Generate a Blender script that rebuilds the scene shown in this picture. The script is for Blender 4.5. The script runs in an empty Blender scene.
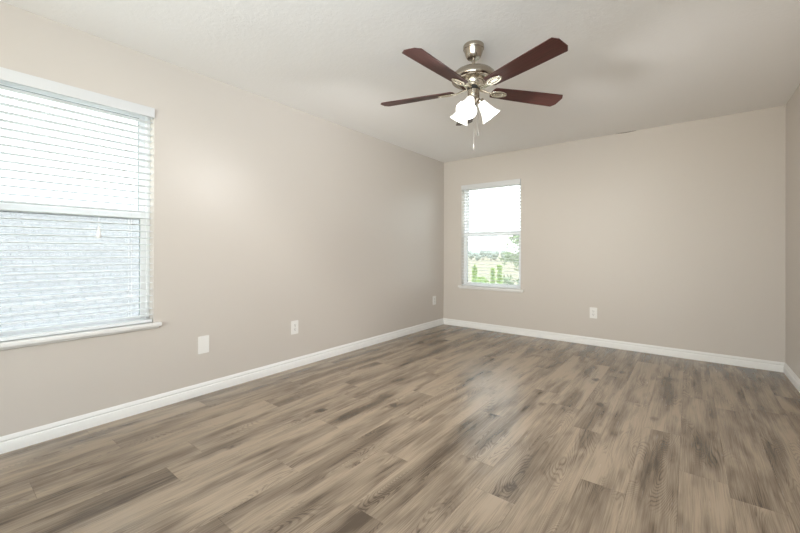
import bpy, bmesh, math, random
from mathutils import Vector, Matrix, Quaternion

random.seed(7)
PI = math.pi
scene = bpy.context.scene
C = scene.collection

# ------------------------------------------------------------------ camera
W, H, REAR = 3.6245, 2.44, -7.40          # room width (x), height, rear wall (y); the far wall is y = 0
cam_d = bpy.data.cameras.new('camera')
cam = bpy.data.objects.new('camera', cam_d); C.objects.link(cam)
_r = Vector((0.788407, 0.615149, 0.002485)); _u = Vector((-0.000787, -0.003031, 0.999995)); _f = Vector((-0.615154, 0.788405, 0.001905))
cam.matrix_world = Matrix(((_r.x, _u.x, -_f.x, 2.93091), (_r.y, _u.y, -_f.y, -4.83256), (_r.z, _u.z, -_f.z, 1.09551), (0, 0, 0, 1)))
cam_d.sensor_width = 36.0
cam_d.lens = 370.583 * 36.0 / 800.0
cam_d.shift_y = -15.795 / 800.0
cam_d.clip_start = 0.05; cam_d.clip_end = 2000
scene.camera = cam

# ------------------------------------------------------------------ world, lights, exposure
world = bpy.data.worlds.new('overcast_sky'); scene.world = world
world.use_nodes = True
_bg = world.node_tree.nodes['Background']
_bg.inputs['Color'].default_value = (0.94, 0.972, 1.0, 1)
_bg.inputs['Strength'].default_value = 4.4

def area_light(name, loc, direction, sx, sy, power, color, spread=180):
    d = bpy.data.lights.new(name, 'AREA'); d.shape = 'RECTANGLE'; d.size = sx; d.size_y = sy
    d.energy = power; d.color = color; d.spread = math.radians(spread)
    o = bpy.data.objects.new(name, d); C.objects.link(o); o.location = loc
    o.rotation_euler = Vector(direction).to_track_quat('-Z', 'Y').to_euler()
    return o
# added fill light, standing in for an assumed window behind the camera
area_light('rear_fill_light', (1.85, REAR + 0.10, 1.45), (-0.12, 1, 0.10), 2.4, 1.5, 31, (1.0, 0.96, 0.82), 85)
# added cool fill lights at an assumed, unseen window in the right wall
area_light('side_fill_light', (W - 0.06, -6.15, 1.45), (-0.7, 1, 0.9), 1.7, 1.5, 38, (0.68, 0.84, 1.0), 85)
area_light('side_fill_light', (W - 0.06, -6.15, 1.45), (-1, 0.30, 0.10), 1.7, 1.5, 11, (0.88, 0.94, 1.0))  # second added fill, brightens the near left wall

scene.view_settings.view_transform = 'Standard'
scene.view_settings.look = 'None'
scene.view_settings.gamma = 1
scene.view_settings.use_curve_mapping = False
scene.view_settings.exposure = 0.08
scene.cycles.use_denoising = True
scene.cycles.max_bounces = 12
scene.cycles.diffuse_bounces = 6
scene.cycles.transparent_max_bounces = 24
scene.cycles.sample_clamp_indirect = 8

# ------------------------------------------------------------------ material helpers
def new_mat(name):
    m = bpy.data.materials.new(name); m.use_nodes = True
    nt = m.node_tree
    return m, nt, nt.nodes['Principled BSDF']

def N(nt, kind, **kw):
    n = nt.nodes.new(kind)
    for k, v in kw.items():
        if hasattr(n, k): setattr(n, k, v)
        else: n.inputs[k].default_value = v
    return n

def plain(name, col, rough=0.5, metal=0.0, spec=0.5, bump=None):
    m, nt, b = new_mat(name)
    b.inputs['Base Color'].default_value = (*col, 1)
    b.inputs['Roughness'].default_value = rough
    b.inputs['Metallic'].default_value = metal
    b.inputs['Specular IOR Level'].default_value = spec
    if bump:
        tc = N(nt, 'ShaderNodeTexCoord'); no = N(nt, 'ShaderNodeTexNoise'); bp = N(nt, 'ShaderNodeBump')
        no.inputs['Scale'].default_value = bump[0]; no.inputs['Detail'].default_value = 4
        bp.inputs['Strength'].default_value = bump[1]; bp.inputs['Distance'].default_value = bump[2]
        nt.links.new(tc.outputs['Object'], no.inputs['Vector'])
        nt.links.new(no.outputs['Fac'], bp.inputs['Height'])
        nt.links.new(bp.outputs['Normal'], b.inputs['Normal'])
    return m

def math_n(nt, op, a, b=None, c=None, clamp=False):
    n = nt.nodes.new('ShaderNodeMath'); n.operation = op; n.use_clamp = clamp
    for i, v in enumerate((a, b, c)):
        if v is None: continue
        if isinstance(v, (int, float)): n.inputs[i].default_value = v
        else: nt.links.new(v, n.inputs[i])
    return n.outputs[0]

def mixc(nt, fac, a, b, mode='MIX'):
    n = nt.nodes.new('ShaderNodeMix'); n.data_type = 'RGBA'; n.blend_type = mode
    for i, v in ((0, fac), (6, a), (7, b)):
        if isinstance(v, (int, float)): n.inputs[i].default_value = v
        elif isinstance(v, tuple): n.inputs[i].default_value = (*v, 1)
        else: nt.links.new(v, n.inputs[i])
    return n.outputs[2]

def comb(nt, x, y, z):
    n = nt.nodes.new('ShaderNodeCombineXYZ')
    for i, v in enumerate((x, y, z)):
        if isinstance(v, (int, float)): n.inputs[i].default_value = v
        else: nt.links.new(v, n.inputs[i])
    return n.outputs[0]

def noise(nt, vec, scale=1.0, detail=2.0, rough=0.5, dist=0.0):
    n = nt.nodes.new('ShaderNodeTexNoise')
    n.inputs['Scale'].default_value = scale; n.inputs['Detail'].default_value = detail
    n.inputs['Roughness'].default_value = rough; n.inputs['Distortion'].default_value = dist
    nt.links.new(vec, n.inputs['Vector'])
    return n.outputs['Fac']

def remap(nt, v, a, b, c=0.0, d=1.0):
    n = nt.nodes.new('ShaderNodeMapRange'); n.interpolation_type = 'SMOOTHSTEP'
    nt.links.new(v, n.inputs[0])
    for i, x in enumerate((a, b, c, d)): n.inputs[i + 1].default_value = x
    return n.outputs[0]

# ------------------------------------------------------------------ materials
def make_floor_mat():
    m, nt, b = new_mat('vinyl_oak_planks')
    uv = N(nt, 'ShaderNodeUVMap'); uv.uv_map = 'plank'
    at = N(nt, 'ShaderNodeAttribute'); at.attribute_name = 'seed'
    sep = nt.nodes.new('ShaderNodeSeparateXYZ'); nt.links.new(uv.outputs['UV'], sep.inputs[0])
    u, v = sep.outputs[0], sep.outputs[1]
    s = at.outputs['Fac']
    s40 = math_n(nt, 'MULTIPLY', s, 40.0)
    # soft broad staining inside a plank
    broad = noise(nt, comb(nt, math_n(nt, 'MULTIPLY', u, 9.0), math_n(nt, 'MULTIPLY', v, 1.2), s40), 1.0, 2.0, 0.5, 0.3)
    broad = remap(nt, broad, 0.30, 0.68)
    lu = N(nt, 'ShaderNodeUVMap'); lu.uv_map = 'across'
    lsep = nt.nodes.new('ShaderNodeSeparateXYZ'); nt.links.new(lu.outputs['UV'], lsep.inputs[0])
    wander = math_n(nt, 'MULTIPLY', math_n(nt, 'SUBTRACT', noise(nt, comb(nt, 0.0, math_n(nt, 'MULTIPLY', v, 1.6), s40), 1.0, 2.0), 0.5), 1.3)
    heart = remap(nt, math_n(nt, 'ABSOLUTE', math_n(nt, 'SUBTRACT', math_n(nt, 'ADD', lsep.outputs[0], wander), 0.5)), 0.02, 0.46, 1.0, 0.0)   # darker heartwood streak
    broad = math_n(nt, 'MULTIPLY', broad, math_n(nt, 'ADD', 0.62, math_n(nt, 'MULTIPLY', heart, 0.55)))
    patch = remap(nt, noise(nt, comb(nt, math_n(nt, 'MULTIPLY', u, 12.0), math_n(nt, 'MULTIPLY', v, 3.2), math_n(nt, 'ADD', s40, 9.0)), 1.0, 2.0), 0.50, 0.72)
    # cathedral figure: contour lines of a stretched noise
    fig = noise(nt, comb(nt, math_n(nt, 'MULTIPLY', u, 7.0), math_n(nt, 'MULTIPLY', v, 1.15), math_n(nt, 'ADD', s40, 3.0)), 1.0, 2.0, 0.30, 0.35)
    ring = math_n(nt, 'SINE', math_n(nt, 'MULTIPLY', fig, 380.0))
    ring = remap(nt, ring, -0.2, 1.0)
    rmask = remap(nt, noise(nt, comb(nt, math_n(nt, 'MULTIPLY', u, 7.0), math_n(nt, 'MULTIPLY', v, 1.8), math_n(nt, 'ADD', s40, 17.0)), 1.0, 1.0), 0.46, 0.62)
    ring = math_n(nt, 'MULTIPLY', ring, rmask)
    fibre = noise(nt, comb(nt, math_n(nt, 'MULTIPLY', u, 230.0), math_n(nt, 'MULTIPLY', v, 5.0), s40), 1.0, 3.0, 0.6)
    fibre2 = noise(nt, comb(nt, math_n(nt, 'MULTIPLY', u, 60.0), math_n(nt, 'MULTIPLY', v, 2.0), s40), 1.0, 3.0, 0.6)
    # knots
    vo = nt.nodes.new('ShaderNodeTexVoronoi'); vo.inputs['Scale'].default_value = 1.0
    wob = noise(nt, comb(nt, math_n(nt, 'MULTIPLY', u, 40.0), math_n(nt, 'MULTIPLY', v, 25.0), s40), 1.0, 2.0)
    wv = math_n(nt, 'MULTIPLY', math_n(nt, 'SUBTRACT', wob, 0.5), 0.28)
    nt.links.new(comb(nt, math_n(nt, 'ADD', math_n(nt, 'MULTIPLY', u, 5.4), wv), math_n(nt, 'ADD', math_n(nt, 'MULTIPLY', v, 3.0), wv), s40), vo.inputs['Vector'])
    sepc = nt.nodes.new('ShaderNodeSeparateColor'); nt.links.new(vo.outputs['Color'], sepc.inputs[0])
    kn = math_n(nt, 'MULTIPLY', remap(nt, vo.outputs['Distance'], 0.03, 0.20, 1.0, 0.0), math_n(nt, 'GREATER_THAN', sepc.outputs[0], 0.72))
    # colour
    tone = N(nt, 'ShaderNodeAttribute'); tone.attribute_name = 'tone'
    light = (0.338, 0.266, 0.194); dark = (0.070, 0.049, 0.032)
    k = math_n(nt, 'MULTIPLY', broad, 0.68)
    k = math_n(nt, 'ADD', k, math_n(nt, 'MULTIPLY', patch, 0.32))
    k = math_n(nt, 'ADD', k, math_n(nt, 'MULTIPLY', ring, 0.30))
    k = math_n(nt, 'ADD', k, math_n(nt, 'MULTIPLY', math_n(nt, 'SUBTRACT', fibre, 0.5), 1.15))
    k = math_n(nt, 'ADD', k, math_n(nt, 'MULTIPLY', math_n(nt, 'SUBTRACT', fibre2, 0.5), 0.65))
    k = math_n(nt, 'ADD', k, tone.outputs['Fac'])
    k = math_n(nt, 'ADD', k, math_n(nt, 'MULTIPLY', kn, 0.7), clamp=True)
    col = mixc(nt, k, light, dark)
    col = mixc(nt, math_n(nt, 'MULTIPLY', kn, 0.6), col, (0.06, 0.042, 0.03))
    nt.links.new(col, b.inputs['Base Color'])
    nt.links.new(math_n(nt, 'ADD', 0.19, math_n(nt, 'MULTIPLY', fibre, 0.12)), b.inputs['Roughness'])
    b.inputs['Specular IOR Level'].default_value = 0.75
    bp = N(nt, 'ShaderNodeBump'); bp.inputs['Strength'].default_value = 0.08; bp.inputs['Distance'].default_value = 0.0005
    nt.links.new(fibre, bp.inputs['Height']); nt.links.new(bp.outputs['Normal'], b.inputs['Normal'])
    return m

def make_ceiling_mat():
    m, nt, b = new_mat('knockdown_ceiling_paint')
    b.inputs['Base Color'].default_value = (0.90, 0.895, 0.885, 1); b.inputs['Roughness'].default_value = 0.85
    b.inputs['Specular IOR Level'].default_value = 0.2
    tc = N(nt, 'ShaderNodeTexCoord')
    n1 = remap(nt, noise(nt, tc.outputs['Object'], 36.0, 3.0, 0.55, 0.4), 0.46, 0.58)
    n2 = noise(nt, tc.outputs['Object'], 90.0, 2.0)
    h = math_n(nt, 'ADD', n1, math_n(nt, 'MULTIPLY', n2, 0.25))
    bp = N(nt, 'ShaderNodeBump'); bp.inputs['Strength'].default_value = 0.11; bp.inputs['Distance'].default_value = 0.003
    nt.links.new(h, bp.inputs['Height']); nt.links.new(bp.outputs['Normal'], b.inputs['Normal'])
    return m

def make_glass():
    m = bpy.data.materials.new('window_glass'); m.use_nodes = True; nt = m.node_tree; nt.nodes.clear()
    out = N(nt, 'ShaderNodeOutputMaterial'); mx = N(nt, 'ShaderNodeMixShader')
    tr = N(nt, 'ShaderNodeBsdfTransparent'); gl = N(nt, 'ShaderNodeBsdfGlossy')
    tr.inputs['Color'].default_value = (0.95, 0.98, 0.98, 1); gl.inputs['Roughness'].default_value = 0.02
    mx.inputs[0].default_value = 0.09
    nt.links.new(tr.outputs[0], mx.inputs[1]); nt.links.new(gl.outputs[0], mx.inputs[2]); nt.links.new(mx.outputs[0], out.inputs[0])
    return m

def make_screen():
    m = bpy.data.materials.new('insect_mesh'); m.use_nodes = True; nt = m.node_tree; nt.nodes.clear()
    out = N(nt, 'ShaderNodeOutputMaterial'); mx = N(nt, 'ShaderNodeMixShader')
    tr = N(nt, 'ShaderNodeBsdfTransparent'); df = N(nt, 'ShaderNodeBsdfDiffuse')
    df.inputs['Color'].default_value = (0.35, 0.37, 0.39, 1)
    mx.inputs[0].default_value = 0.20
    nt.links.new(tr.outputs[0], mx.inputs[1]); nt.links.new(df.outputs[0], mx.inputs[2]); nt.links.new(mx.outputs[0], out.inputs[0])
    return m

def make_slat():
    m, nt, b = new_mat('white_vinyl_slat')
    b.inputs['Base Color'].default_value = (0.82, 0.845, 0.86, 1); b.inputs['Roughness'].default_value = 0.45
    tr = N(nt, 'ShaderNodeBsdfTranslucent'); tr.inputs['Color'].default_value = (0.85, 0.90, 0.93, 1)
    mx = N(nt, 'ShaderNodeMixShader'); mx.inputs[0].default_value = 0.09
    out = [n for n in nt.nodes if n.type == 'OUTPUT_MATERIAL'][0]
    nt.links.new(b.outputs[0], mx.inputs[1]); nt.links.new(tr.outputs[0], mx.inputs[2]); nt.links.new(mx.outputs[0], out.inputs['Surface'])
    return m

def make_blade_mat():
    m, nt, b = new_mat('dark_cherry_veneer')
    tc = N(nt, 'ShaderNodeTexCoord'); sep = nt.nodes.new('ShaderNodeSeparateXYZ'); nt.links.new(tc.outputs['Object'], sep.inputs[0])
    g = noise(nt, comb(nt, math_n(nt, 'MULTIPLY', sep.outputs[0], 5.0), math_n(nt, 'MULTIPLY', sep.outputs[1], 160.0), 0.0), 1.0, 4.0, 0.6, 0.2)
    nt.links.new(mixc(nt, remap(nt, g, 0.3, 0.7), (0.045, 0.011, 0.009), (0.092, 0.024, 0.019)), b.inputs['Base Color'])
    b.inputs['Roughness'].default_value = 0.45; b.inputs['Specular IOR Level'].default_value = 0.55
    return m

def make_shade_glass():
    m, nt, b = new_mat('lit_frosted_glass')
    b.inputs['Base Color'].default_value = (0.92, 0.92, 0.90, 1); b.inputs['Roughness'].default_value = 0.4
    b.inputs['Emission Color'].default_value = (1.0, 0.97, 0.92, 1); b.inputs['Emission Strength'].default_value = 1.0
    return m

def make_shingles():
    m, nt, b = new_mat('grey_roof_shingles')
    uv = N(nt, 'ShaderNodeTexCoord')
    br = nt.nodes.new('ShaderNodeTexBrick'); br.inputs['Scale'].default_value = 1.0
    br.inputs['Color1'].default_value = (0.31, 0.314, 0.322, 1); br.inputs['Color2'].default_value = (0.395, 0.39, 0.393, 1)
    br.inputs['Mortar'].default_value = (0.148, 0.160, 0.177, 1); br.inputs['Mortar Size'].default_value = 0.012
    br.inputs['Brick Width'].default_value = 0.30; br.inputs['Row Height'].default_value = 0.14
    nt.links.new(uv.outputs['UV'], br.inputs['Vector'])
    n = noise(nt, uv.outputs['UV'], 9.0, 3.0)
    nt.links.new(mixc(nt, 0.35, br.outputs['Color'], mixc(nt, n, (0.218, 0.222, 0.237), (0.420, 0.408, 0.403))), b.inputs['Base Color'])
    b.inputs['Roughness'].default_value = 0.9
    return m

def make_field():
    m, nt, b = new_mat('dry_grass_field')
    tc = N(nt, 'ShaderNodeTexCoord')
    a = noise(nt, tc.outputs['Object'], 0.05, 4.0); c = noise(nt, tc.outputs['Object'], 0.6, 4.0)
    col = mixc(nt, remap(nt, a, 0.35, 0.65), (0.378, 0.339, 0.255), (0.308, 0.308, 0.211))
    col = mixc(nt, math_n(nt, 'MULTIPLY', c, 0.5), col, (0.440, 0.387, 0.299))
    nt.links.new(col, b.inputs['Base Color']); b.inputs['Roughness'].default_value = 1.0; b.inputs['Specular IOR Level'].default_value = 0.1
    return m

def make_leaf(name, c1, c2):
    m, nt, b = new_mat(name)
    tc = N(nt, 'ShaderNodeTexCoord')
    n = noise(nt, tc.outputs['Object'], 3.0, 3.0)
    nt.links.new(mixc(nt, n, c1, c2), b.inputs['Base Color']); b.inputs['Roughness'].default_value = 0.8
    b.inputs['Specular IOR Level'].default_value = 0.2
    return m

M = {
    'floor': make_floor_mat(),
    'ceiling': make_ceiling_mat(),
    'wall': plain('greige_wall_paint', (0.60, 0.557, 0.513), 0.40, 0, 0.42, (140.0, 0.05, 0.001)),
    'trim': plain('white_trim_paint', (0.80, 0.80, 0.79), 0.4, 0, 0.4),
    'vinyl': plain('white_vinyl', (0.88, 0.895, 0.91), 0.35, 0, 0.5),
    'blind': make_slat(),
    'valance': plain('white_valance', (0.67, 0.68, 0.69), 0.45, 0, 0.4),
    'cord': plain('white_cord', (0.85, 0.85, 0.84), 0.8),
    'gasket': plain('grey_glazing_gasket', (0.30, 0.33, 0.34), 0.7),
    'glass': make_glass(), 'screen': make_screen(),
    'plate': plain('white_plastic_plate', (0.83, 0.82, 0.80), 0.3, 0, 0.5),
    'slot': plain('dark_slot', (0.02, 0.02, 0.02), 0.8),
    'screw': plain('painted_screw', (0.66, 0.65, 0.63), 0.4),
    'nickel': plain('brushed_nickel', (0.43, 0.38, 0.315), 0.24, 1.0),
    'bright_nickel': plain('pale_nickel', (0.80, 0.76, 0.66), 0.24, 1.0),
    'black': plain('black_steel', (0.015, 0.015, 0.015), 0.5),
    'blade': make_blade_mat(),
    'shade': make_shade_glass(),
    'bulb': None, 'chain': plain('dull_chain_metal', (0.22, 0.21, 0.19), 0.5, 0.6),
    'crack': plain('dark_gap', (0.16, 0.135, 0.11), 0.9),
    'roof': make_shingles(),
    'stucco': plain('pale_stucco', (0.55, 0.53, 0.50), 0.9),
    'ridge': plain('ridge_cap', (0.16, 0.22, 0.24), 0.9),
    'field': make_field(),
    'leaf_bright': make_leaf('bright_green_leaves', (0.317, 0.493, 0.114), (0.510, 0.634, 0.246)),
    'leaf_mid': make_leaf('mid_green_leaves', (0.264, 0.370, 0.194), (0.422, 0.493, 0.334)),
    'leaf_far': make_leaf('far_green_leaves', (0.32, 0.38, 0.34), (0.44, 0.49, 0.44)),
    'bark': plain('grey_brown_bark', (0.17, 0.13, 0.10), 0.9),
}
_m, _nt, _b = new_mat('lit_bulb'); _b.inputs['Emission Color'].default_value = (1, 0.96, 0.9, 1); _b.inputs['Emission Strength'].default_value = 6.0
M['bulb'] = _m

# ------------------------------------------------------------------ mesh helpers
def bx(bm, x0, x1, y0, y1, z0, z1, mat=None):
    vs = [bm.verts.new(p) for p in ((x0,y0,z0),(x1,y0,z0),(x1,y1,z0),(x0,y1,z0),(x0,y0,z1),(x1,y0,z1),(x1,y1,z1),(x0,y1,z1))]
    if mat is not None:
        for v in vs: v.co = mat @ v.co
    for f in ((3,2,1,0),(4,5,6,7),(0,1,5,4),(1,2,6,5),(2,3,7,6),(3,0,4,7)): bm.faces.new([vs[i] for i in f])
    return vs

def lathe(bm, prof, n=40, mat=None, cap0=True, cap1=True):
    rings = []
    for r, z in prof:
        ring = []
        for i in range(n):
            a = 2 * PI * i / n
            p = Vector((r * math.cos(a), r * math.sin(a), z))
            ring.append(bm.verts.new(mat @ p if mat is not None else p))
        rings.append(ring)
    for a, b in zip(rings, rings[1:]):
        for i in range(n):
            j = (i + 1) % n
            bm.faces.new((a[i], a[j], b[j], b[i]))
    if cap0: bm.faces.new(list(reversed(rings[0])))
    if cap1: bm.faces.new(rings[-1])

def tube(bm, pts, r, n=8, closed=False, flat=1.0, up=None):
    pts = [Vector(p) for p in pts]; rings = []
    for i, p in enumerate(pts):
        if closed: t = pts[(i + 1) % len(pts)] - pts[i - 1]
        else: t = pts[min(i + 1, len(pts) - 1)] - pts[max(i - 1, 0)]
        t.normalize()
        ref = up or (Vector((0, 0, 1)) if abs(t.z) < 0.9 else Vector((1, 0, 0)))
        s = t.cross(ref).normalized(); q = s.cross(t).normalized()
        rr = r[i] if isinstance(r, (list, tuple)) else r
        rings.append([bm.verts.new(p + s * rr * math.cos(2*PI*k/n) + q * rr * flat * math.sin(2*PI*k/n)) for k in range(n)])
    m = len(rings)
    for i in range(m if closed else m - 1):
        a, b = rings[i], rings[(i + 1) % m]
        for k in range(n):
            j = (k + 1) % n
            bm.faces.new((a[k], a[j], b[j], b[k]))
    if not closed:
        bm.faces.new(list(reversed(rings[0]))); bm.faces.new(rings[-1])

def prism(bm, poly, z0, z1, mat=None):
    def T(p): return mat @ Vector(p) if mat is not None else Vector(p)
    a = [bm.verts.new(T((x, y, z0))) for x, y in poly]; b = [bm.verts.new(T((x, y, z1))) for x, y in poly]
    bm.faces.new(list(reversed(a))); bm.faces.new(b)
    n = len(poly)
    for i in range(n):
        j = (i + 1) % n
        bm.faces.new((a[i], a[j], b[j], b[i]))

def bevel(bm, w, seg=2):
    bmesh.ops.recalc_face_normals(bm, faces=bm.faces)
    es = [e for e in bm.edges if len(e.link_faces) == 2 and e.calc_face_angle(0) > 0.6]
    bmesh.ops.bevel(bm, geom=es, offset=w, segments=seg, affect='EDGES', profile=0.6, clamp_overlap=True)

def obj(name, bm, mat, parent=None, smooth=True, recalc=True):
    if recalc: bmesh.ops.recalc_face_normals(bm, faces=bm.faces)
    me = bpy.data.meshes.new(name); bm.to_mesh(me); bm.free()
    if smooth:
        me.polygons.foreach_set('use_smooth', [True] * len(me.polygons))
        me.set_sharp_from_angle(angle=math.radians(32))
    me.materials.append(mat)
    o = bpy.data.objects.new(name, me); C.objects.link(o)
    if parent is not None: o.parent = parent
    return o

def tag(o, label=None, cat=None, group=None, kind=None):
    if label: o['label'] = label
    if cat: o['category'] = cat
    if group: o['group'] = group
    if kind: o['kind'] = kind
    return o

def empty(name, loc, rz=0.0):
    o = bpy.data.objects.new(name, None); C.objects.link(o)
    o.location = loc; o.rotation_euler = (0, 0, rz); o.empty_display_size = 0.1
    return o

def copy_tree(o, parent=None):
    c = o.copy(); C.objects.link(c)
    if parent is not None: c.parent = parent
    for ch in list(o.children): copy_tree(ch, c)
    return c

def struct(name, bm, mat, label, cat, smooth=False):
    return tag(obj(name, bm, mat, None, smooth), label, cat, None, 'structure')

# ------------------------------------------------------------------ the room
# openings: left wall (y range) and back wall (x range)
L_Y0, L_Y1, L_Z0, L_Z1 = -4.735, -3.855, 0.572, 2.083
B_X0, B_X1, B_Z0, B_Z1 = 0.300, 1.180, 0.572, 2.060
T = 0.15

bm = bmesh.new()
for y0, y1, z0, z1 in ((REAR - T, L_Y0, -0.05, H + 0.05), (L_Y1, T, -0.05, H + 0.05), (L_Y0, L_Y1, -0.05, L_Z0), (L_Y0, L_Y1, L_Z1, H + 0.05)):
    bx(bm, -T, 0, y0, y1, z0, z1)
bmesh.ops.remove_doubles(bm, verts=bm.verts, dist=1e-5)
struct('wall_left', bm, M['wall'], 'long greige left wall with the large window near the camera', 'wall')

bm = bmesh.new()
for x0, x1, z0, z1 in ((0, B_X0, -0.05, H + 0.05), (B_X1, W, -0.05, H + 0.05), (B_X0, B_X1, -0.05, B_Z0), (B_X0, B_X1, B_Z1, H + 0.05)):
    bx(bm, x0, x1, 0, T, z0, z1)
struct('wall_back', bm, M['wall'], 'greige far wall with the smaller looking window at its left end', 'wall')

S_Y0, S_Y1, S_Z0, S_Z1 = -7.00, -5.30, 0.70, 2.20
bm = bmesh.new()
for y0, y1, z0, z1 in ((REAR - T, S_Y0, -0.05, H + 0.05), (S_Y1, T, -0.05, H + 0.05), (S_Y0, S_Y1, -0.05, S_Z0), (S_Y0, S_Y1, S_Z1, H + 0.05)):
    bx(bm, W, W + T, y0, y1, z0, z1)
struct('wall_right', bm, M['wall'], 'narrow strip of greige right wall at the right edge', 'wall')
bm = bmesh.new()
R_X0, R_X1, R_Z0, R_Z1 = 0.65, 3.05, 0.70, 2.20
for x0, x1, z0, z1 in ((0, R_X0, -0.05, H + 0.05), (R_X1, W, -0.05, H + 0.05), (R_X0, R_X1, -0.05, R_Z0), (R_X0, R_X1, R_Z1, H + 0.05)):
    bx(bm, x0, x1, REAR - T, REAR, z0, z1)
struct('wall_rear', bm, M['wall'], 'greige wall behind the camera with an opening for the added window', 'wall')
bm = bmesh.new(); bx(bm, -T, W + T, REAR - T, T, H, H + 0.12)
struct('ceiling', bm, M['ceiling'], 'off white textured ceiling that carries the fan', 'ceiling')

# floor: every plank a quad with its own seed and tone
PW, PL, X0 = 0.186, 1.225, 2.334
phase = {3: -2.50, 2: -2.06, 4: -2.62, -1: -2.03, -3: -2.47, 1: -2.88, -4: -3.28, -5: -2.865, -6: -3.69, -10: -3.30, -11: -4.16, -8: -2.855, 5: -1.27,
         0: -3.55, -2: -3.05, -7: -3.25, -9: -3.90, 6: -2.05, -12: -3.60, -13: -3.0}
bm = bmesh.new()
uvl = bm.loops.layers.uv.new('plank'); lol = bm.loops.layers.uv.new('across'); sl = bm.faces.layers.float.new('seed'); tl = bm.faces.layers.float.new('tone')
rnd = random.Random(21)
for k in range(-13, 7):
    xa, xb = max(0.0, X0 + k * PW), min(W, X0 + (k + 1) * PW)
    if xb - xa < 0.004: continue
    ph = phase[k]; j = math.floor((REAR - ph) / PL)
    while True:
        ya, yb = ph + j * PL, ph + (j + 1) * PL
        j += 1
        if ya >= 0: break
        ca, cb = max(ya, REAR), min(yb, 0.0)
        if cb - ca < 0.004: continue
        g = 0.0005
        seed = rnd.random(); tone = rnd.uniform(-0.15, 0.13)
        pts = [(xa + g, ca + g), (xb - g, ca + g), (xb - g, cb - g), (xa + g, cb - g)]
        top = [bm.verts.new((x, y, 0.0)) for x, y in pts]
        low = [bm.verts.new((x + dx, y + dy, -0.0012)) for (x, y), (dx, dy) in zip(pts, ((-g,-g),(g,-g),(g,g),(-g,g)))]
        fs = [bm.faces.new(top)] + [bm.faces.new((low[i], low[(i+1) % 4], top[(i+1) % 4], top[i])) for i in range(4)]
        uo, vo = rnd.uniform(0, 20), rnd.uniform(0, 20)
        for n_, f in enumerate(fs):
            f[sl] = seed; f[tl] = tone if n_ == 0 else tone + 0.22
            for l in f.loops:
                l[uvl].uv = (l.vert.co.x - xa + uo, l.vert.co.y - ya + vo)
                l[lol].uv = ((l.vert.co.x - (X0 + k * PW)) / PW, (l.vert.co.y - ya) / PL)
bx(bm, -T, W + T, REAR - T, T, -0.12, -0.0012)
fl = obj('floor', bm, M['floor'], None, False)
tag(fl, 'grey brown wood look plank floor', 'floor', None, 'structure')

# baseboards
BB = [(0, 0), (0.014, 0), (0.014, 0.054), (0.0125, 0.057), (0.0085, 0.060), (0.0085, 0.063), (0.0115, 0.066), (0.0115, 0.071), (0.0065, 0.080), (0.0045, 0.086), (0.003, 0.089), (0, 0.089)]
def baseboard(name, p0, p1, inward, label):
    bm = bmesh.new()
    d = (Vector(p1) - Vector(p0)); n = Vector(inward)
    a = [bm.verts.new(Vector(p0) + n * o + Vector((0, 0, z)) + d.normalized() * o) for o, z in BB]
    b = [bm.verts.new(Vector(p1) + n * o + Vector((0, 0, z)) - d.normalized() * o) for o, z in BB]
    k = len(BB)
    for i in range(k):
        j = (i + 1) % k
        bm.faces.new((a[i], a[j], b[j], b[i]))
    bm.faces.new(list(reversed(a))); bm.faces.new(b)
    struct(name, bm, M['trim'], label, 'baseboard', True)
baseboard('baseboard_left', (0, REAR, 0), (0, 0, 0), (1, 0, 0), 'white moulded baseboard along the left wall')
baseboard('baseboard_back', (0, 0, 0), (W, 0, 0), (0, -1, 0), 'white moulded baseboard along the far wall')
baseboard('baseboard_right', (W, 0, 0), (W, REAR, 0), (-1, 0, 0), 'white moulded baseboard along the right wall')
baseboard('baseboard_rear', (W, REAR, 0), (0, REAR, 0), (0, 1, 0), 'white moulded baseboard behind the camera')

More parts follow.
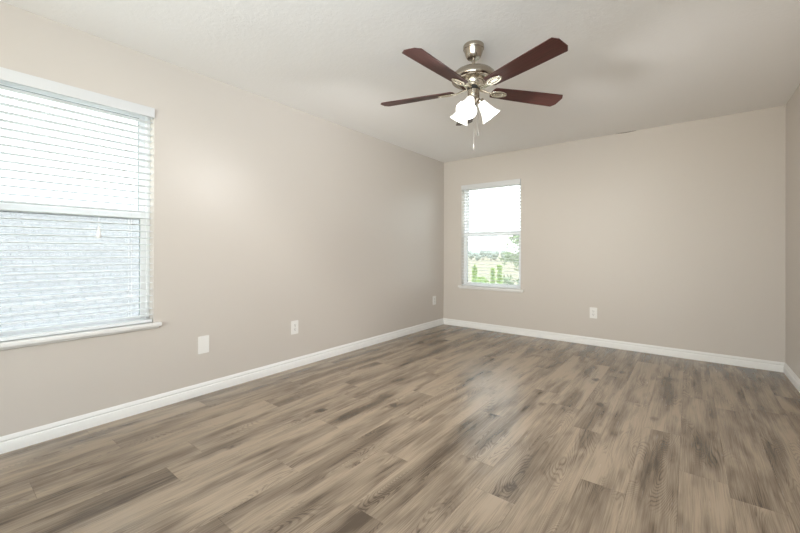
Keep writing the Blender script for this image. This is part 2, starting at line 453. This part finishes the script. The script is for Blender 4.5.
# ------------------------------------------------------------------ windows and blinds, in a local frame:
# local x runs along the opening, local y points outdoors, local z is up; origin at opening's left bottom on the wall face
def make_window(name, loc, rz, w, h, zr, label, sill=True, ear=0.042):
    """single-hung vinyl window; zr = height of the meeting rail centre above the opening's bottom"""
    root = empty(name, loc, rz); tag(root, label, 'window', None, 'structure')
    fw = 0.020
    bm = bmesh.new()
    for a in ((0, fw, 0.075, 0.15, 0, h), (w - fw, w, 0.075, 0.15, 0, h), (fw, w - fw, 0.075, 0.15, h - fw, h), (fw, w - fw, 0.075, 0.15, 0, 0.03)): bx(bm, *a)
    bevel(bm, 0.002, 1); obj('frame', bm, M['vinyl'], root)
    def sash(nm, y0, y1, z0, z1, bot, top):
        st = 0.034
        bm = bmesh.new()
        x0, x1 = fw, w - fw
        for a in ((x0, x0 + st, y0, y1, z0, z1), (x1 - st, x1, y0, y1, z0, z1), (x0 + st, x1 - st, y0, y1, z0, z0 + bot), (x0 + st, x1 - st, y0, y1, z1 - top, z1)): bx(bm, *a)
        bevel(bm, 0.002, 1); s = obj(nm, bm, M['vinyl'], root)
        yc = (y0 + y1) / 2
        bm = bmesh.new(); g = 0.0035
        xa, xb, za, zb = x0 + st, x1 - st, z0 + bot, z1 - top
        for a in ((xa, xa + g, yc - .006, yc + .006, za, zb), (xb - g, xb, yc - .006, yc + .006, za, zb), (xa + g, xb - g, yc - .006, yc + .006, za, za + g), (xa + g, xb - g, yc - .006, yc + .006, zb - g, zb)): bx(bm, *a)
        obj('glazing_gasket', bm, M['gasket'], s, False)
        bm = bmesh.new(); bx(bm, xa + g, xb - g, yc - 0.002, yc + 0.002, za + g, zb - g)
        obj('pane', bm, M['glass'], s, False)
        return s
    sash('upper_sash', 0.115, 0.142, zr - 0.020, h - fw, 0.052, 0.034)
    sash('lower_sash', 0.082, 0.110, 0.03, zr + 0.026, 0.040, 0.046)
    if sill:
        bm = bmesh.new(); v = [vv.co for vv in bm.verts]
        poly = [(-ear, -0.030), (w + ear, -0.030), (w + ear, 0.0), (w, 0.0), (w, 0.075), (0, 0.075), (0, 0.0), (-ear, 0.0)]
        prism(bm, poly, 0.0, 0.026); bevel(bm, 0.004, 2)
        obj('sill', bm, M['trim'], root)
        bm = bmesh.new(); bx(bm, -ear + .012, w + ear - .012, -0.010, 0.0, -0.016, 0.0); bevel(bm, .003, 1)
        obj('sill_moulding', bm, M['trim'], root)
    return root

def add_screen(root, w, h, zr):
    bm = bmesh.new(); bx(bm, 0.03, w - 0.03, 0.1465, 0.1475, 0.035, zr)
    s = obj('insect_screen', bm, M['screen'], root, False)
    s['label'] = 'fine grey insect mesh over the lower half'

def make_blind(name, loc, rz, w, h, label, tassels):
    root = empty(name, loc, rz); tag(root, label, 'blind', 'horizontal slat blinds')
    g = 0.006; top = h; vh = 0.068
    bm = bmesh.new(); bx(bm, 0.002, w - 0.002, -0.014, -0.004, top - vh, top - 0.001)
    bx(bm, 0.002, 0.010, -0.004, 0.04, top - vh, top - 0.001); bx(bm, w - 0.010, w - 0.002, -0.004, 0.04, top - vh, top - 0.001)
    bevel(bm, 0.002, 2); obj('valance', bm, M['valance'], root)
    bm = bmesh.new(); bx(bm, 0.012, w - 0.012, 0.006, 0.056, top - 0.05, top - 0.002); obj('headrail', bm, M['blind'], root, False)
    # slats: gently crowned, nearly level
    z0, pitch = 0.026 + 0.052, 0.0445
    n = int((top - 0.062 - z0) / pitch) + 1
    bm = bmesh.new()
    tilt = math.radians(-4.0)
    yc, d = 0.031, 0.025
    for i in range(n):
        z = z0 + i * pitch
        sec = []
        for s in (-1, -0.5, 0, 0.5, 1): sec.append((s * d, 0.0022 * (1 - s * s) + 0.0013))
        for s in (1, 0.5, 0, -0.5, -1): sec.append((s * d, 0.0022 * (1 - s * s) - 0.0013))
        rot = [(y * math.cos(tilt) - zz * math.sin(tilt), y * math.sin(tilt) + zz * math.cos(tilt)) for y, zz in sec]
        A = [bm.verts.new((g, yc + y, z + zz)) for y, zz in rot]; B = [bm.verts.new((w - g, yc + y, z + zz)) for y, zz in rot]
        k = len(A)
        for q in range(k):
            r_ = (q + 1) % k
            bm.faces.new((A[q], A[r_], B[r_], B[q]))
        bm.faces.new(list(reversed(A))); bm.faces.new(B)
    obj('slats', bm, M['blind'], root)
    bm = bmesh.new(); bx(bm, g, w - g, 0.004, 0.056, 0.030, 0.050); bevel(bm, 0.005, 2); obj('bottom_rail', bm, M['blind'], root)
    for xx in (0.13, w - 0.13):
        bm = bmesh.new()
        for y in (0.0045, 0.0575): tube(bm, [(xx, y, 0.045), (xx, y, top - 0.05)], 0.0007, 6)
        obj('ladder_cord', bm, M['cord'], root)
    for xx, zt in tassels:
        bm = bmesh.new(); tube(bm, [(xx, -0.002, top - 0.06), (xx, -0.003, zt + 0.07)], 0.0008, 6)
        c = obj('lift_cord', bm, M['cord'], root)
        bm = bmesh.new(); lathe(bm, [(0.002, zt + 0.072), (0.006, zt + 0.066), (0.012, zt + 0.02), (0.012, zt + 0.006), (0.009, zt)], 16, Matrix.Translation((xx, -0.004, 0)))
        obj('tassel', bm, M['cord'], c)
    return root

LW, LH = L_Y1 - L_Y0, L_Z1 - L_Z0
BW, BH = B_X1 - B_X0, B_Z1 - B_Z0
# left wall: local x -> +y, local y (outdoors) -> -x  : rotate +90 deg
w1 = make_window('window_1', (0, L_Y0, L_Z0), PI/2, LW, LH, 1.345 - L_Z0, 'white single hung window in the left wall near the camera')
add_screen(w1, LW, LH, 1.345 - L_Z0)
b1 = make_blind('window_blind', (0, L_Y0, L_Z0), PI/2, LW, LH, 'white slatted blind in the left wall window, open over a pale roof view', [(0.575, 1.175 - L_Z0)])
# back wall: local x -> +x, local y (outdoors) -> +y
w2 = make_window('window_2', (B_X0, 0, B_Z0), 0, BW, BH, 1.350 - B_Z0, 'white single hung window in the far wall looking onto a field')
b2 = make_blind('window_blind', (B_X0, 0, B_Z0), 0, BW, BH, 'white slatted blind in the far wall window, open over a green field view', [])
add_screen(w2, BW, BH, 1.350 - B_Z0)
w3 = make_window('added_rear_window', (R_X1, REAR, R_Z0), PI, R_X1 - R_X0, R_Z1 - R_Z0, 0.75, 'added wide white window behind the camera, around the rear fill light')  # unseen, assumed window added to frame the rear fill light

w4 = make_window('added_side_window', (W, S_Y1, S_Z0), -PI/2, S_Y1 - S_Y0, S_Z1 - S_Z0, 0.75, 'added white window in the right wall behind the camera, around the side fill lights')  # assumed window out of view, added where the side fills stand

# ------------------------------------------------------------------ wall plates (local: x along wall, y into room = -y, z up; origin at plate centre on the wall)
def rounded_rect(w, h, r, n=5):
    pts = []
    for cx, cy, a0 in ((w/2 - r, h/2 - r, 0), (-w/2 + r, h/2 - r, PI/2), (-w/2 + r, -h/2 + r, PI), (w/2 - r, -h/2 + r, 1.5*PI)):
        for i in range(n + 1):
            a = a0 + PI/2 * i / n
            pts.append((cx + r * math.cos(a), cy + r * math.sin(a)))
    return pts
FRONT = Matrix(((1, 0, 0, 0), (0, 0, -1, 0), (0, 1, 0, 0), (0, 0, 0, 1)))     # poly xy -> wall xz, height -> into the room (-y)

def make_plate_body(root, w, h):
    bm = bmesh.new(); prism(bm, rounded_rect(w, h, 0.005), 0.0, 0.0045, FRONT)
    prism(bm, rounded_rect(w - 0.006, h - 0.006, 0.004), 0.0045, 0.006, FRONT)
    return obj('plate', bm, M['plate'], root)

def make_outlet():
    root = empty('wall_outlet', (0, 0, 0))
    make_plate_body(root, 0.079, 0.126)
    for s in (-1, 1):
        zc = s * 0.0195
        bm = bmesh.new()
        pts = []
        for i in range(28):
            a = 2 * PI * i / 28
            pts.append((0.0172 * math.cos(a), max(-0.0138, min(0.0138, 0.0172 * math.sin(a))) + zc))
        prism(bm, pts, 0.006, 0.0085, FRONT)
        r = obj('receptacle', bm, M['plate'], root)
        bm = bmesh.new()
        bx(bm, -0.0085, -0.0055, -0.0091, -0.0084, zc - 0.001, zc + 0.0085); bx(bm, 0.0055, 0.0085, -0.0091, -0.0084, zc + 0.0005, zc + 0.0085)
        prism(bm, [(0.0032 * math.cos(2*PI*i/14), zc - 0.0075 + 0.0032 * math.sin(2*PI*i/14)) for i in range(14)], 0.0084, 0.0091, FRONT)
        obj('slot', bm, M['slot'], r)
    bm = bmesh.new(); prism(bm, [(0.0035 * math.cos(2*PI*i/14), 0.0035 * math.sin(2*PI*i/14)) for i in range(14)], 0.006, 0.0072, FRONT)
    obj('screw', bm, M['screw'], root)
    return root
o1 = make_outlet()
tag(o1, 'white duplex outlet at the middle of the left wall, right of the blank plate', 'outlet', 'white duplex outlets')
o1.location = (0, -2.688, 0.378); o1.rotation_euler = (0, 0, PI/2)
o2 = copy_tree(o1); o2['label'] = 'white duplex outlet low on the left wall beside the far corner'
o2.location = (0, -0.262, 0.383)
o3 = copy_tree(o1); o3['label'] = 'white duplex outlet on the far wall right of its window'
o3.location = (2.045, 0, 0.379); o3.rotation_euler = (0, 0, 0)

bp_ = empty('blank_wall_plate', (0, -3.519, 0.379), PI/2)
tag(bp_, 'blank white cover plate on the left wall right of its window', 'wall plate')
make_plate_body(bp_, 0.081, 0.132)
for s in (-1, 1):
    bm = bmesh.new(); prism(bm, [(0.003 * math.cos(2*PI*i/14), s * 0.042 + 0.003 * math.sin(2*PI*i/14)) for i in range(14)], 0.006, 0.0068, FRONT)
    obj('screw', bm, M['plate'], bp_)

# short open joint between the ceiling and the far wall
bm = bmesh.new()
pr = [(2.268, 0.002), (2.30, 0.005), (2.37, 0.008), (2.43, 0.006), (2.47, 0.002)]
for (xa, ha), (xb, hb) in zip(pr, pr[1:]):
    v = [bm.verts.new(p) for p in ((xa, -0.0015, H), (xb, -0.0015, H), (xb, -0.0015, H - hb), (xa, -0.0015, H - ha), (xa, 0, H), (xb, 0, H), (xb, 0, H - hb), (xa, 0, H - ha))]
    for f in ((0,1,2,3),(7,6,5,4),(3,2,6,7),(0,3,7,4),(1,5,6,2)): bm.faces.new([v[i] for i in f])
tag(obj('joint_crack', bm, M['crack'], None, False), 'short dark crack in the joint between ceiling and far wall', 'crack')

# ------------------------------------------------------------------ ceiling fan
fan = empty('ceiling_fan', (1.8210, -2.6350, H))
tag(fan, 'ceiling fan with five dark cherry blades, nickel motor and three lit glass shades', 'ceiling fan')
bm = bmesh.new(); lathe(bm, [(0.064, 0.0), (0.067, -0.004), (0.067, -0.026), (0.065, -0.030), (0.062, -0.032), (0.053, -0.062), (0.046, -0.078), (0.040, -0.085), (0.018, -0.087)], 48)
obj('canopy', bm, M['nickel'], fan)
bm = bmesh.new(); lathe(bm, [(0.0115, -0.082), (0.0115, -0.150), (0.020, -0.152), (0.022, -0.166)], 24); obj('downrod', bm, M['nickel'], fan)
bm = bmesh.new(); lathe(bm, [(0.020, -0.150), (0.045, -0.154), (0.090, -0.163), (0.120, -0.178), (0.137, -0.196), (0.142, -0.212), (0.142, -0.226), (0.138, -0.234), (0.130, -0.239), (0.104, -0.241), (0.084, -0.232), (0.070, -0.222)], 64)
obj('motor_housing', bm, M['nickel'], fan)
bm = bmesh.new(); lathe(bm, [(0.070, -0.215), (0.070, -0.236), (0.066, -0.240), (0.064, -0.252), (0.058, -0.265), (0.047, -0.273), (0.042, -0.275)], 48)
obj('lower_bowl', bm, M['bright_nickel'], fan)
bm = bmesh.new(); lathe(bm, [(0.042, -0.270), (0.042, -0.289), (0.034, -0.291)], 40); obj('flywheel', bm, M['black'], fan)
bm = bmesh.new(); lathe(bm, [(0.031, -0.289), (0.038, -0.294), (0.038, -0.336), (0.034, -0.346), (0.040, -0.350), (0.040, -0.358), (0.026, -0.370), (0.012, -0.376), (0.010, -0.384), (0.004, -0.388)], 40)
obj('switch_housing', bm, M['nickel'], fan)

ZB = -0.292
def blade_mb():
    bm = bmesh.new()
    poly = []
    for i in range(9):                                   # rounded root
        a = PI/2 + PI * i / 8
        poly.append((0.150 + 0.022 * math.cos(a), 0.050 * math.sin(a)))
    poly += [(0.30, -0.058), (0.45, -0.0635), (0.632, -0.068), (0.653, -0.036), (0.653, 0.036), (0.632, 0.068), (0.45, 0.0635), (0.30, 0.058)]
    prism(bm, poly, -0.003, 0.003); bevel(bm, 0.0012, 1)
    return bm
def iron_mb():
    bm = bmesh.new()
    z = -0.0075
    loop = [(0.182 + 0.052 * math.cos(2*PI*i/28), 0.023 * math.sin(2*PI*i/28) * (1 - 0.15 * math.cos(2*PI*i/28)), z) for i in range(28)]
    tube(bm, loop, 0.0075, 8, True, 0.62, Vector((0, 0, 1)))
    leaf = [(0.182 + 0.040 * math.cos(2*PI*i/20), 0.0105 * math.sin(2*PI*i/20)) for i in range(20)]
    prism(bm, leaf, -0.009, -0.004)
    tube(bm, [(0.134, 0, z), (0.110, 0, -0.006), (0.075, 0, 0.002), (0.038, 0, 0.009)], [0.010, 0.009, 0.012, 0.014], 10, False, 0.45, Vector((0, 0, 1)))
    for x in (0.150, 0.214):
        lathe(bm, [(0.004, -0.0135), (0.0055, -0.0125), (0.0055, -0.004)], 10, Matrix.Translation((x, 0, 0)))
    return bm
blade_me, iron_me = None, None
for a in (-164.4, -93.6, -20.4, 53.2, 123.6):
    rot = Matrix.Rotation(math.radians(a), 4, 'Z') @ Matrix.Rotation(math.radians(-11.5), 4, 'X')
    if blade_me is None:
        bl = obj('blade', blade_mb(), M['blade'], fan); ir = obj('blade_iron', iron_mb(), M['bright_nickel'], bl)
        blade_me, iron_me = bl.data, ir.data
    else:
        bl = bpy.data.objects.new('blade', blade_me); C.objects.link(bl); bl.parent = fan
        ir = bpy.data.objects.new('blade_iron', iron_me); C.objects.link(ir); ir.parent = bl
    bl.matrix_local = Matrix.Translation((0, 0, ZB)) @ rot
# light kit
SH = [(0.020, 0.0), (0.026, 0.004), (0.029, 0.020), (0.036, 0.045), (0.043, 0.070), (0.050, 0.090), (0.059, 0.108), (0.067, 0.120)]
SHin = [(r - 0.003, z) for r, z in reversed(SH)]
for rel in (-122, 7, 132):
    a = math.radians(rel + 37.96)
    ca, sa = math.cos(a), math.sin(a)
    ax = Vector((ca * math.sin(math.radians(37)), sa * math.sin(math.radians(37)), -math.cos(math.radians(37))))
    p0 = Vector((ca * 0.046, sa * 0.046, -0.362))
    q = ax.to_track_quat('Z', 'Y').to_matrix().to_4x4()
    bm = bmesh.new(); tube(bm, [(ca * 0.020, sa * 0.020, -0.348), (ca * 0.036, sa * 0.036, -0.346), p0 + ax * 0.006], 0.009, 10)
    lathe(bm, [(0.010, -0.012), (0.024, -0.006), (0.026, 0.010), (0.022, 0.014)], 24, Matrix.Translation(p0) @ q)
    arm = obj('lamp_arm', bm, M['nickel'], fan)
    bm = bmesh.new(); lathe(bm, SH + SHin, 36, Matrix.Translation(p0 + ax * 0.006) @ q, False, False)
    sh = obj('lamp_shade', bm, M['shade'], arm); sh['label'] = 'lit frosted white glass bell shade'
    bm = bmesh.new(); lathe(bm, [(0.012, 0.015), (0.014, 0.035), (0.024, 0.055), (0.029, 0.075), (0.025, 0.095), (0.012, 0.105), (0.002, 0.107)], 20, Matrix.Translation(p0 + ax * 0.004) @ q)
    obj('bulb', bm, M['bulb'], arm)
    d = bpy.data.lights.new('bulb_light', 'SPOT'); d.energy = 36.0; d.color = (1.0, 0.99, 0.98); d.shadow_soft_size = 0.065
    d.spot_size = math.radians(178); d.spot_blend = 0.35
    lo_ = bpy.data.objects.new('bulb_light', d); C.objects.link(lo_); lo_.location = Vector(fan.location) + p0 + ax * 0.135
    lo_.rotation_euler = ax.to_track_quat('-Z', 'Y').to_euler()
# pull chains
def chain(dx, dy, z1):
    bm = bmesh.new()
    tube(bm, [(dx, dy, -0.345), (dx, dy, z1)], 0.0007, 6)
    z = -0.352
    while z > z1:
        bmesh.ops.create_icosphere(bm, subdivisions=1, radius=0.0012, matrix=Matrix.Translation((dx, dy, z))); z -= 0.008
    ch = obj('pull_chain', bm, M['chain'], fan)
    bm = bmesh.new(); lathe(bm, [(0.0015, z1 + 0.004), (0.0025, z1 - 0.002), (0.0038, z1 - 0.012), (0.0038, z1 - 0.030), (0.0025, z1 - 0.038)], 14, Matrix.Translation((dx, dy, 0)))
    obj('chain_fob', bm, M['chain'], ch)
RX, RY = 0.7884, 0.6151
chain(RX * 0.028 + 0.008, RY * 0.028 - 0.011, -0.556)
chain(-RX * 0.004 + 0.022, -RY * 0.004 - 0.028, -0.656)

# ------------------------------------------------------------------ outdoors
GZ = -2.9
bm = bmesh.new()
v = [bm.verts.new(p) for p in ((-500, -300, GZ), (300, -300, GZ), (300, 700, GZ), (-500, 700, GZ))]
bm.faces.new(v); bx(bm, -500, 300, -300, 700, GZ - 1, GZ - 0.01)
tag(obj('field', bm, M['field'], None, False), 'dry beige grass field reaching to the trees on the horizon', 'field', None, 'structure')

# house next door: its shingled roof fills the lower half of the left window
hs = empty('neighbour_house', (-9.9, -4.0, GZ)); tag(hs, 'house next door with a pale grey shingled roof beyond the left window', 'house')
bm = bmesh.new(); bx(bm, -3.4, 3.4, -9, 9, 0, 2.75); obj('house_wall', bm, M['stucco'], hs, False)
bm = bmesh.new(); uvl = bm.loops.layers.uv.new('UVMap')
EZ, RZ_ = 2.55, 5.02
for s in (1, -1):
    lo0, lo1 = Vector((s * 4.0, -9.5, EZ)), Vector((s * 4.0, 9.5, EZ)); hi0, hi1 = Vector((0, -9.5, RZ_)), Vector((0, 9.5, RZ_))
    dn = Vector((0, 0, -0.15))
    vs = [bm.verts.new(p) for p in (lo0, lo1, hi1, hi0)]; ws = [bm.verts.new(p + dn) for p in (lo0, lo1, hi1, hi0)]
    f = bm.faces.new(vs); L_ = (hi0 - lo0).length
    for l, uvv in zip(f.loops, ((0, 0), (19, 0), (19, L_), (0, L_))): l[uvl].uv = uvv
    bm.faces.new(list(reversed(ws)))
    for i in range(4): bm.faces.new((vs[i], ws[i], ws[(i+1) % 4], vs[(i+1) % 4]))
obj('roof', bm, M['roof'], hs, False)
bm = bmesh.new(); prism(bm, [(-0.22, -0.10), (0, 0.05), (0.22, -0.10), (0.22, -0.06), (0, 0.10), (-0.22, -0.06)], -9.5, 9.5, Matrix(((1,0,0,0),(0,0,1,0),(0,1,0,RZ_),(0,0,0,1))))
obj('ridge_cap', bm, M['ridge'], hs, False)

def blob(bm, c, r, sz=1.0, rr=random):
    s = bmesh.ops.create_icosphere(bm, subdivisions=2, radius=r, matrix=Matrix.Translation(c))
    for v_ in s['verts']:
        dv = v_.co - Vector(c); v_.co = Vector(c) + Vector((dv.x, dv.y, dv.z * sz)) * rr.uniform(0.82, 1.15)

def leaves(bm, sample, n, size, rr):
    for _ in range(n):
        c = Vector(sample()); a = Vector((rr.gauss(0, 1), rr.gauss(0, 1), rr.gauss(0, 1))).normalized()
        b = a.orthogonal().normalized(); s = size * rr.uniform(0.6, 1.3)
        b.rotate(Quaternion(a, rr.uniform(0, 6.28))); t = a.cross(b)
        bm.faces.new([bm.verts.new(p) for p in (c - b * s, c + t * s * 0.4, c + b * s, c - t * s * 0.4)])

# distant tree line
rr = random.Random(5)
proto_trees = []
for q in range(3):
    t = empty('distant_tree', (0, 0, GZ))
    bm = bmesh.new(); hgt = 4.6 + q * 0.4
    for _ in range(9): blob(bm, (rr.uniform(-1.4, 1.4), rr.uniform(-1.0, 1.0), hgt * rr.uniform(0.35, 0.85)), rr.uniform(0.8, 1.3), 0.9, rr)
    obj('crown', bm, M['leaf_far'], t)
    bm = bmesh.new(); tube(bm, [(0, 0, 0), (0.1, 0, hgt * 0.5)], [0.25, 0.15], 8); obj('trunk', bm, M['bark'], t)
    proto_trees.append(t)
k = 0
for x in [(-88 + i * 3.0) for i in range(14)]:
    t = proto_trees[k] if k < 3 else copy_tree(proto_trees[k % 3])
    tag(t, 'small hazy green tree in the row along the horizon beyond the far window', 'tree', 'trees along the horizon')
    t.location = (x + rr.uniform(-0.3, 0.3), 150 + (6 if k % 2 else -6), GZ - rr.uniform(0, 0.6)); t.rotation_euler = (0, 0, rr.uniform(0, 6.28))
    k += 1

def shrub(name, loc, hgt, rad, n, label, mat, pointed=True, group='green shrubs outside the far window'):
    t = empty(name, loc); tag(t, label, 'shrub', group)
    bm = bmesh.new()
    def smp():
        z = rr.random() ** 0.8
        r = rad * ((1 - z) ** 0.8 if pointed else math.sqrt(max(0.02, 1 - (2*z - 1) ** 2))) * math.sqrt(rr.random()); a = rr.uniform(0, 6.28)
        return (r * math.cos(a), r * math.sin(a), 0.25 + z * (hgt - 0.25))
    leaves(bm, smp, n, 0.10, rr); obj('foliage', bm, mat, t, False, False)
    bm = bmesh.new(); tube(bm, [(0, 0, 0), (0.02, 0.01, hgt * 0.7)], [0.04, 0.012], 7); obj('stem', bm, M['bark'], t)
    return t
Y = 8.0
shrub('garden_shrub', (-3.49, Y, GZ), 3.45, 0.33, 900, 'tall bright green pointed shrub at the left of the far window view', M['leaf_bright'])
shrub('garden_shrub', (-2.80, Y + 0.1, GZ), 3.35, 0.24, 800, 'slim bright green shrub at the middle of the far window view', M['leaf_bright'])
shrub('garden_shrub', (-2.24, Y - 0.6, GZ), 3.50, 0.28, 800, 'pointed bright green shrub just left of the leafy tree', M['leaf_bright'])
shrub('garden_shrub', (-4.3, Y + 2.3, GZ), 2.85, 0.7, 900, 'low rounded green bush behind the left pointed shrub', M['leaf_bright'], False)
# leafy tree at the right of the far window
tr = empty('garden_tree', (-1.95, Y + 1.9, GZ)); tag(tr, 'leafy green tree at the right of the far window view', 'tree')
bm = bmesh.new(); cents = [(rr.gauss(0, 0.45), rr.gauss(0, 0.4), rr.uniform(2.3, 4.7)) for _ in range(34)]
def smp():
    c = rr.choice(cents); return (c[0] + rr.gauss(0, 0.16), c[1] + rr.gauss(0, 0.16), c[2] + rr.gauss(0, 0.14))
leaves(bm, smp, 3600, 0.10, rr); obj('foliage', bm, M['leaf_mid'], tr, False, False)
bm = bmesh.new(); tube(bm, [(0, 0, 0), (0.05, 0, 2.0), (-0.02, 0.05, 4.0)], [0.09, 0.06, 0.02], 8)
for c in cents[:10]: tube(bm, [(0.03, 0, c[2] * 0.75), c], [0.02, 0.007], 6)
obj('trunk', bm, M['bark'], tr)
